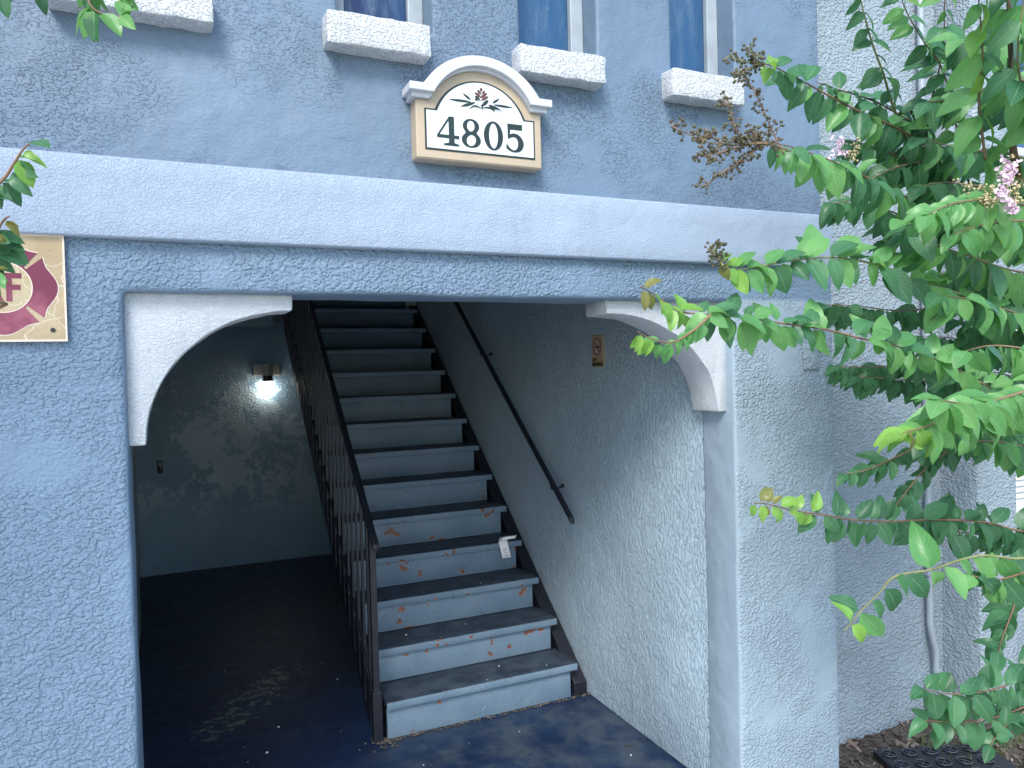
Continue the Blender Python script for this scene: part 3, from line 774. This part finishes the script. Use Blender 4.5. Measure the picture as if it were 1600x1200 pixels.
# ------------------------------------------------------------------ crape myrtle
def leaf_mesh(name, mat, fold, droop, wave, width, nu=8):
    me = bpy.data.meshes.new(name); vs, fs, uvs = [], [], []
    for i in range(nu+1):
        u = i/nu
        w = width*(math.sin(math.pi*min(1, u**.82*.98+.01))**.75)*(1-.28*u) if 0 < i < nu else .012
        for j in (-1, -.5, 0, .5, 1):
            y = w*j
            z = abs(j)*w*fold - droop*u*u + wave*math.sin(u*9+j*2)*abs(j)*.5
            vs.append((u - droop*.25*u*u, y, z)); uvs.append((u, .5+j*.5))
    for i in range(nu):
        for j in range(4):
            a = i*5+j; fs.append((a, a+5, a+6, a+1))
    me.from_pydata(vs, [], fs); uvl = me.uv_layers.new(name='UVMap')
    for lp in me.loops: uvl.data[lp.index].uv = uvs[lp.vertex_index]
    me.polygons.foreach_set('use_smooth', [True]*len(me.polygons))
    me.materials.append(mat); return me
VAR = {}
for mk in ('leaf', 'leaf_mid', 'leaf_young', 'leaf_bronze'):
    VAR[mk] = [leaf_mesh('leaf', M[mk], f, d, w, wd, 6) for f, d, w, wd in ((.35, .18, .03, .31), (.2, .42, .05, .29), (.5, .1, .04, .33), (.28, .3, .06, .27), (.15, .25, .03, .34), (.6, .55, .03, .30))]

def smooth_path(pts, per=6):
    P = [pts[0]] + pts + [pts[-1]]; out = []
    for i in range(1, len(P)-2):
        for k in range(per):
            t = k/per; a, b_, c, d = P[i-1], P[i], P[i+1], P[i+2]
            out.append(.5*((2*b_) + (c-a)*t + (2*a-5*b_+4*c-d)*t*t + (3*b_-a-3*c+d)*t**3))
    out.append(pts[-1]); return out

class Tree:
    def __init__(s, root): s.root = root; s.leaves = []
    def limb(s, name, pts, r0, r1, mat, per=6, n=9):
        P = smooth_path(pts, per); k = len(P)
        P = [p + mnoise.noise_vector(p*9)*r0*.25 for p in P]
        mb = MB(); mb.tube(P, [r0+(r1-r0)*(i/(k-1))**.8 for i in range(k)], n)
        return mb.build(name, mat, s.root, smooth='all')
    def branch(s, px, Y0, Y1, L, sp, dirL, dirU, mats=('leaf', 'leaf_mid'), jL=20, jU=30, back=.5, tip='leaf_young', tipf=.12, start=.0, r=.0042, twig='redtwig', upp=.85, low=.95, shrink=.45, first=None, face=.75):
        n = len(px); pts = []
        for i, (x, y) in enumerate(px): pts.append(at(x, y, Y0+(Y1-Y0)*i/(n-1)))
        if first is not None: pts = [Vector(first)] + pts
        P = smooth_path(pts, 8)
        mb = MB(); k = len(P); mb.tube(P, [r*(1-.72*i/(k-1)) for i in range(k)], 7)
        br = mb.build('branch', M[twig], s.root, smooth='all')
        Ls = [0]
        for a, b_ in zip(P, P[1:]): Ls.append(Ls[-1]+(b_-a).length)
        tot = Ls[-1]; d = tot*start; side = 0
        while d < tot*.995:
            i = max(j for j in range(k) if Ls[j] <= d+1e-9); i = min(i, k-2)
            p = P[i].lerp(P[i+1], (d-Ls[i])/max(1e-6, Ls[i+1]-Ls[i]))
            depth = (p-Vector((0, 0, CAM_H))).dot(FWD); mpp = depth/FPX
            f = d/tot
            for lower in (True, False):
                if random.random() > (low if lower else upp): continue
                ang = R_((dirL if lower else dirU) + random.gauss(0, jL if lower else jU))
                a = CR*math.cos(ang) + CU*math.sin(ang) + FWD*(random.gauss(0, .28) if lower else back*random.uniform(.2, 1.3))
                a.normalize()
                nrm = (-FWD*face + Vector((0, 0, 1))*(.35 if lower else .9) + CR*random.gauss(0, .4) + CU*random.gauss(0, .25))
                nrm = (nrm - a*nrm.dot(a)).normalized()
                ln = 1.03*L*mpp*random.choice((random.uniform(.85, 1.2), random.uniform(.55, 1.1)))*(1-shrink*max(0, (f-.75)/.25))
                young = f > 1-tipf
                if young and f > 1-tipf*.35 and tip == 'leaf_young': mk = random.choice(('leaf_young', 'leaf_bronze'))
                elif young: mk = tip
                else: mk = random.choice(mats)
                M3 = Matrix((a, nrm.cross(a), nrm)).transposed().to_4x4()
                q = p + a*.004 + mnoise.noise_vector(p*40)*.003
                s.leaves.append((br, Matrix.Translation(q) @ M3 @ Matrix.Scale(ln, 4), random.choice(VAR[mk]), ln/mpp, q))
            if d + 1.1*sp*mpp >= tot*.995 and tipf < .05:          # a leaf that ends the twig
                a = (P[-1]-P[-4]).normalized() + Vector((0, 0, -.4)); a.normalize()
                nrm = -FWD*.6+Vector((0, 0, 1)); nrm = (nrm-a*nrm.dot(a)).normalized()
                s.leaves.append((br, Matrix.Translation(P[-1]) @ Matrix((a, nrm.cross(a), nrm)).transposed().to_4x4() @ Matrix.Scale(.9*L*mpp, 4), random.choice(VAR[random.choice(mats)]), .9*L, P[-1]))
            d += .88*sp*mpp*random.uniform(.75, 1.25)
        return br
    def finish(s, maxn):
        def inframe(q):
            v = q-Vector((0, 0, CAM_H)); z = v.dot(FWD); x = 800+FPX*v.dot(CR)/z; y = 600-FPX*v.dot(CU)/z
            return -40 < x < 1640 and -40 < y < 1240
        L = sorted(s.leaves, key=lambda t: (not inframe(t[4]), -t[3]))
        for br, mw, me, _, _ in L[:maxn]:
            o = bpy.data.objects.new('leaf', me); COL.objects.link(o); o.parent = br; o.matrix_world = mw
        rest = L[maxn:]
        if rest:
            bm = bmesh.new(); mats = []
            for br, mw, me, _, _ in rest:
                if me.materials[0] not in mats: mats.append(me.materials[0])
                n0 = len(bm.verts); f0 = len(bm.faces); bm.from_mesh(me); bm.verts.ensure_lookup_table(); bm.faces.ensure_lookup_table()
                for v in bm.verts[n0:]: v.co = mw @ v.co
                for f in bm.faces[f0:]: f.material_index = mats.index(me.materials[0])
            me = bpy.data.meshes.new('foliage'); bm.to_mesh(me); bm.free()
            for m_ in mats: me.materials.append(m_)
            o = link('foliage', me, None, s.root); o['kind'] = 'stuff'

T = thing('crape_myrtle_tree', 'leafy crape myrtle with long drooping branches in front of the right pier', 'tree')
TT = Tree(T)
trunk = [Vector((3.02, 1.85, -.05)), at(1614, 1150, 1.85), at(1618, 1000, 1.84), at(1640, 860, 1.82), at(1628, 775, 1.8), at(1606, 705, 1.8), at(1592, 610, 1.8), at(1572, 500, 1.8), at(1535, 400, 1.8), at(1490, 290, 1.8), at(1452, 225, 1.78), at(1420, 170, 1.75)]
TT.limb('trunk', trunk, .030, .005, M['bark'])
TT.limb('limb', [at(1640, 860, 1.82), at(1668, 650, 1.78), at(1650, 430, 1.7), at(1610, 330, 1.55), at(1585, 240, 1.4), at(1580, 120, 1.3), at(1575, -40, 1.25)], .022, .005, M['bark'])
TT.limb('limb', [at(1650, 430, 1.7), at(1640, 560, 1.6), at(1630, 620, 1.4), at(1650, 700, 1.3)], .010, .005, M['bark'])
Bk = TT.branch
G1, G2, GD = ('leaf', 'leaf_mid'), ('leaf_mid',), ('leaf',)  # GD: dark leaves, standing in for shade low in the tree too
Bk([(1470, 245), (1410, 205), (1330, 168), (1260, 130), (1215, 107), (1190, 98)], 1.78, 1.45, 47, 25, 248, 25, GD+G1, jU=30, tipf=.08)
Bk([(1440, 200), (1370, 160), (1310, 140), (1275, 128)], 1.85, 1.7, 40, 24, 265, 30, GD, jU=35, tipf=.05)
Bk([(1500, 330), (1440, 318), (1400, 300), (1340, 270), (1290, 248), (1235, 229), (1195, 222)], 1.75, 1.32, 52, 33, 265, 305, G2+GD, jL=9, tipf=.05, back=-.3, upp=.8, shrink=.3)
Bk([(1420, 230), (1395, 165), (1380, 115), (1362, 65), (1345, 0), (1335, -60)], 1.8, 1.5, 42, 34, 218, 342, GD, jL=12, jU=12, tipf=0, twig='twig', r=.005, back=.15)
Bk([(1590, 330), (1580, 240), (1578, 150), (1578, 60), (1572, -20), (1570, -90)], 1.5, 1.15, 72, 46, 232, 318, G1, jU=18, tipf=0, twig='twig', r=.006, back=.1, shrink=0)
Bk([(1530, 340), (1510, 270), (1497, 210), (1485, 150), (1468, 100), (1440, 60), (1415, 15), (1400, -30)], 1.75, 1.45, 44, 27, 212, 330, GD+G1, jU=18, tipf=0, back=.2)
Bk([(1445, 230), (1455, 160), (1468, 105), (1475, 50), (1476, -30)], 1.75, 1.5, 44, 25, 225, 318, GD+G1, jU=18, tipf=0, back=.2)
Bk([(1540, 250), (1530, 160), (1535, 80), (1530, 10), (1525, -50)], 1.4, 1.2, 60, 40, 235, 315, G2+G2+('leaf_young',), jU=18, tipf=0, back=.1)
Bk([(1640, 330), (1590, 318), (1540, 312), (1490, 318), (1450, 335)], 1.45, 1.2, 52, 24, 255, 205, G2, tipf=.0, back=-.2, shrink=.1)
Bk([(1600, 530), (1560, 500), (1500, 460), (1440, 442), (1390, 420), (1330, 405), (1280, 403), (1220, 410), (1165, 420), (1135, 418), (1122, 402)], 1.6, 1.22, 58, 28, 298, 35, G2+G2+GD, jL=9, jU=24, tipf=.07, twig='twig', back=.35)
Bk([(1590, 640), (1555, 612), (1510, 585), (1460, 560), (1400, 540), (1350, 530), (1290, 515), (1220, 505), (1170, 497), (1110, 492), (1060, 486), (1025, 462), (1000, 447)], 1.6, 1.12, 48, 23, 288, 55, G1+G2, jL=20, jU=45, tipf=.10, back=.2, shrink=.35)
Bk([(1110, 492), (1085, 515), (1050, 535), (1015, 528), (996, 518)], 1.16, 1.08, 34, 22, 262, 215, G2, tipf=.3, back=0, r=.0028, shrink=.3)
Bk([(1650, 598), (1580, 618), (1505, 643), (1450, 665), (1412, 676)], 1.3, 1.0, 62, 26, 312, 192, G2, jL=16, jU=12, tipf=.14, back=.1, shrink=.2, face=.3)
Bk([(1640, 640), (1570, 640), (1510, 632), (1470, 625)], 1.28, 1.05, 58, 26, 300, 190, G2, jL=16, jU=12, tipf=0, back=.1, shrink=.2, face=.3)
Bk([(1570, 640), (1480, 680), (1420, 705), (1360, 732), (1322, 740)], 1.85, 1.65, 36, 21, 268, 215, GD, tipf=0, back=.3)
Bk([(1590, 660), (1540, 672), (1490, 700), (1450, 728), (1415, 770), (1400, 790)], 1.85, 1.7, 38, 18, 265, 230, GD, tipf=0, back=.3)
Bk([(1600, 640), (1540, 650), (1500, 665), (1445, 690)], 1.6, 1.5, 42, 17, 270, 280, GD, tipf=0, back=.1)
Bk([(1670, 822), (1600, 830), (1540, 816), (1460, 812), (1390, 815), (1330, 812), (1290, 805), (1240, 798), (1200, 788), (1178, 786)], 1.6, 1.25, 42, 24, 285, 62, GD, jL=20, jU=26, tipf=.17, back=.1, upp=.6)
Bk([(1680, 850), (1600, 872), (1540, 868), (1500, 875), (1455, 890), (1400, 900), (1375, 925), (1345, 955), (1320, 985)], 1.35, 1.0, 64, 58, 312, 112, GD+GD+G2, jL=12, jU=30, tipf=.05, twig='twig', back=.1, upp=.5, shrink=.3)
Bk([(1660, 1020), (1600, 1058), (1560, 1075), (1520, 1083), (1480, 1084), (1445, 1078)], 1.55, 1.45, 44, 22, 275, 75, GD, tipf=0, back=.2, upp=.6, shrink=.1)
Bk([(1650, 1085), (1600, 1105), (1550, 1122), (1500, 1128), (1445, 1126)], 1.6, 1.5, 42, 20, 272, 95, GD, tipf=0, back=.2, shrink=.1)
Bk([(1640, 1080), (1590, 1120), (1565, 1140), (1548, 1165)], 1.6, 1.5, 36, 26, 200, 20, GD, tipf=0, back=.2)
Bk([(1650, 860), (1600, 910), (1580, 960), (1565, 1000), (1560, 1020)], 1.7, 1.55, 46, 20, 250, 215, GD, tipf=0, back=.2)
Bk([(1530, 560), (1470, 560), (1420, 568), (1360, 574), (1308, 572)], 2.1, 2.0, 34, 15, 268, 240, GD, tipf=0, back=.2, shrink=0)
Bk([(1520, 590), (1460, 595), (1400, 592), (1340, 588)], 2.1, 2.0, 36, 18, 268, 250, GD, tipf=0, back=.2, shrink=0)
Bk([(1640, 430), (1580, 422), (1520, 402), (1460, 380), (1415, 345)], 1.6, 1.4, 54, 24, 272, 240, G1, tipf=0, back=.1, shrink=0)
Bk([(1650, 505), (1590, 490), (1530, 470), (1470, 462)], 1.55, 1.4, 54, 24, 282, 300, G2+GD, tipf=0, back=.1, shrink=0)
Bk([(1640, 255), (1570, 240), (1500, 232), (1440, 215)], 1.7, 1.55, 44, 20, 262, 200, GD+G1, tipf=0, back=.2, shrink=0)
Bk([(1640, 565), (1570, 545), (1500, 530), (1440, 525)], 1.95, 1.85, 44, 17, 270, 285, GD, tipf=0, back=.2, shrink=0)
Bk([(1530, 440), (1460, 478), (1400, 485), (1340, 478), (1292, 476)], 1.95, 1.85, 40, 17, 270, 250, GD, tipf=0, back=.2, shrink=0)
Bk([(1480, 300), (1440, 320), (1400, 345), (1385, 385)], 1.85, 1.75, 44, 18, 265, 220, GD+G1, tipf=0, back=.2, shrink=0)
Bk([(1480, 270), (1420, 250), (1370, 232), (1335, 220)], 1.85, 1.7, 42, 18, 255, 210, GD+G1, tipf=0, back=.2, shrink=0)
Bk([(1500, 350), (1440, 345), (1390, 330), (1340, 315), (1300, 318)], 1.8, 1.65, 42, 20, 260, 240, GD, tipf=0, back=.2, shrink=.1)
Bk([(1640, 380), (1570, 370), (1510, 355)], 1.75, 1.65, 46, 18, 265, 300, GD+G1, tipf=0, back=.2, shrink=0)
Bk([(1660, 200), (1610, 170), (1590, 90), (1600, 0)], 1.3, 1.2, 60, 34, 235, 320, GD+G2, tipf=0, back=.2, shrink=0)
for (px, Y0, Y1, L, sp, dL, dU, mt) in [
  ([(1640, 40), (1590, 50), (1540, 70), (1500, 60)], 1.5, 1.4, 50, 26, 240, 210, G1+G2),
  ([(1640, 120), (1570, 130), (1510, 150), (1450, 160)], 1.6, 1.5, 46, 22, 250, 200, G1+G2),
  ([(1640, 350), (1590, 345), (1540, 350), (1490, 365)], 1.4, 1.3, 50, 26, 285, 300, G2),
  ([(1650, 560), (1600, 545), (1550, 540), (1510, 548)], 1.4, 1.3, 50, 26, 290, 290, G1+G2),
  ([(1650, 720), (1600, 700), (1560, 690), (1520, 690)], 1.45, 1.4, 46, 24, 280, 270, G1),
  ([(1650, 880), (1600, 895), (1560, 905), (1520, 900)], 1.3, 1.2, 52, 26, 300, 270, G1),
  ([(1650, 290), (1590, 285), (1530, 290), (1480, 285), (1440, 290)], 1.7, 1.6, 46, 18, 268, 235, GD+G1),
  ([(1500, 240), (1450, 250), (1400, 262), (1355, 282)], 1.8, 1.7, 42, 18, 262, 230, GD),
  ([(1650, 470), (1600, 450), (1550, 440), (1500, 430), (1450, 425)], 1.7, 1.6, 48, 20, 275, 260, GD+G1),
  ([(1650, 540), (1600, 520), (1550, 515), (1500, 500)], 1.75, 1.65, 48, 18, 280, 280, GD),
  ([(1650, 690), (1600, 670), (1540, 660), (1490, 655)], 1.7, 1.6, 44, 18, 275, 260, GD),
  ([(1640, 600), (1590, 590), (1540, 580), (1480, 585)], 1.75, 1.65, 46, 18, 275, 270, GD),
  ([(1650, 860), (1590, 850), (1530, 835), (1470, 830), (1420, 825)], 1.6, 1.5, 44, 22, 270, 80, GD),
]: Bk(px, Y0, Y1, L, sp, dL, dU, mt, tipf=0, back=.2, shrink=0)
TT.finish(285)

def panicle(stems, Y, name, mat, nside, r, stemmat, petals=0, parent=T):
    mb = MB(); tw = MB()
    for pts in stems:
        P = smooth_path([at(x, y, Y+random.uniform(-.02, .02)) for x, y in pts], 7)
        tw.tube(P, [.0022*(1-.6*i/(len(P)-1)) for i in range(len(P))], 6)
        for i, p in enumerate(P):
            if i < 3: continue
            for _ in range(nside):
                d = Vector((random.gauss(0, 1), random.gauss(0, 1), random.gauss(.2, 1))).normalized()
                q = p + d*random.uniform(.006, .024)
                tw.tube([p, (p+q)/2+Vector((0, 0, .001)), q], .0009, 5)
                for _ in range(random.choice((1, 2, 3))):
                    c = q + Vector((random.gauss(0, 1), random.gauss(0, 1), random.gauss(0, 1)))*.0035
                    mb.ball(c, r*random.uniform(.7, 1.2), 1)
    o = mb.build(name, mat, parent, smooth='all'); o['kind'] = 'stuff'; tw.build('stalk', stemmat, o, smooth='all')
    return o
panicle([[(1230, 234), (1195, 224), (1150, 227), (1105, 222), (1050, 198)], [(1225, 242), (1205, 200), (1182, 150), (1160, 110)], [(1165, 227), (1160, 222), (1147, 195), (1138, 155)], [(1195, 224), (1170, 242), (1140, 262), (1102, 290)], [(1130, 226), (1112, 215), (1090, 212)], [(1150, 230), (1120, 240), (1088, 244)], [(1200, 228), (1185, 215), (1170, 205)]], 1.32, 'seed_cluster', M['seed'], 2, .0040, M['redtwig'])
panicle([[(1198, 104), (1170, 98), (1138, 88)], [(1195, 102), (1180, 90), (1172, 72)], [(1188, 100), (1165, 110), (1145, 118)]], 1.45, 'seed_cluster', M['seed'], 2, .0040, M['twig'])
panicle([[(1130, 415), (1122, 402), (1118, 390)]], 1.22, 'seed_cluster', M['seed'], 3, .0035, M['twig'])
panicle([[(1590, 330), (1570, 300), (1545, 298), (1505, 290)], [(1560, 320), (1545, 315), (1530, 318)], [(1590, 330), (1580, 290), (1575, 250)], [(1585, 320), (1590, 300), (1598, 280)]], 1.3, 'bud_cluster', M['bud'], 2, .0036, M['twig'])
panicle([[(1320, 275), (1330, 245), (1338, 225)]], 1.5, 'bud_cluster', M['bud'], 2, .0036, M['twig'])
def flowers(spots, Y, n):
    mb = MB(); b = mb.b
    for x, y, rad in spots:
        c0 = at(x, y, Y); mpp = (c0-Vector((0, 0, CAM_H))).dot(FWD)/FPX
        for _ in range(n):
            c = c0 + Vector((random.gauss(0, 1), random.gauss(0, .6), random.gauss(0, 1)))*rad*mpp*.5
            u = Vector((random.gauss(0, 1), random.gauss(0, 1), random.gauss(0, 1))).normalized(); w = u.orthogonal().normalized(); k = u.cross(w)
            s_ = random.uniform(.004, .0085)
            rim = [b.verts.new(c+(w*math.cos(q)+k*math.sin(q))*s_*random.uniform(.6, 1.1)+u*random.uniform(-.3, .5)*s_) for q in (i*1.047 for i in range(6))]
            ctr = b.verts.new(c)
            for i in range(6): b.faces.new((ctr, rim[i], rim[(i+1) % 6]))
    return mb.build('flower_cluster', M['petal'], T)
flowers([(1575, 262, 15), (1573, 278, 16), (1568, 300, 15), (1580, 322, 13)], 1.28, 42)
flowers([(1313, 232, 15)], 1.5, 40)

# ------------------------------------------------------------------ neighbouring tree on the left, only twigs reach in
T2 = thing('young_tree', 'leafy twigs of a tree hanging in at the left edge beside the ledge', 'tree')
TL = Tree(T2)
TL.limb('trunk', [Vector((-1.9, 1.1, -.1)), Vector((-1.85, 1.12, 1.2)), Vector((-1.7, 1.2, 2.2)), Vector((-1.2, 1.3, 3.0)), Vector((-.6, 1.4, 3.3))], .05, .012, M['bark'])
def twig(px, Y, L, sp, dL, dU, first, **kw): TL.branch(px, Y, Y, L, sp, dL, dU, ('leaf', 'leaf_mid'), first=first, **kw)
TL.branch([(115, -120), (128, -50), (140, 5), (160, 22)], 1.45, 1.4, 56, 16, 262, 285, G1, tipf=0, first=(-.75, 1.38, 3.2), back=.0, start=.62, shrink=.2)
TL.branch([(165, -120), (180, -60), (187, -5), (188, 38)], 1.4, 1.35, 40, 16, 300, 345, G2+('leaf_young',), tipf=.5, tip='leaf_mid', first=(-.7, 1.38, 3.25), twig='twig', back=-.1, start=.7, shrink=.2)
TL.branch([(40, -120), (45, -60), (60, -15)], 1.4, 1.4, 40, 30, 255, 290, GD, tipf=0, first=(-.8, 1.35, 3.2), start=.6)
TL.branch([(-60, -100), (-20, -50), (0, -10)], 1.4, 1.4, 42, 20, 270, 280, GD, tipf=0, first=(-.9, 1.3, 3.1), start=.6)
TL.branch([(-160, 420), (-60, 330), (0, 285), (22, 255), (35, 235), (48, 222)], 1.45, 1.35, 52, 19, 318, 344, GD, tipf=.03, tip='leaf_young', first=(-1.78, 1.15, 1.75), start=.55, back=-.05, jL=16, jU=12, shrink=.3)
TL.branch([(-150, 470), (-60, 410), (-15, 375), (5, 345), (15, 338)], 1.45, 1.35, 28, 44, 325, 350, G1, tipf=.3, tip='leaf_bronze', first=(-1.8, 1.13, 1.6), start=.88, back=-.05, shrink=.1)
TL.branch([(-150, 520), (-70, 470), (-25, 435), (-8, 428)], 1.4, 1.3, 40, 60, 330, 345, G2, tipf=0, first=(-1.82, 1.13, 1.5), start=.86, upp=0, back=-.05)
lf = TL.leaves[0][0]
for _ in range(1400):                                    # unseen crown, added above and left of the view to shade the left wall
    d = Vector((random.gauss(0, 1), random.gauss(0, 1), random.gauss(0, 1))).normalized()*random.random()**.4
    c = Vector((-1.75 + d.x*.95, .75+d.y*.8, 3.5+d.z*.8))
    a = Vector((random.gauss(0, 1), random.gauss(0, 1), random.gauss(-.5, .8))).normalized(); nn = a.orthogonal().normalized()
    M3 = Matrix((a, nn.cross(a), nn)).transposed().to_4x4()
    TL.leaves.append((lf, Matrix.Translation(c) @ M3 @ Matrix.Scale(random.uniform(.07, .11), 4), random.choice(VAR['leaf']), 0, c))
TL.finish(45)
bpy.context.view_layer.update()
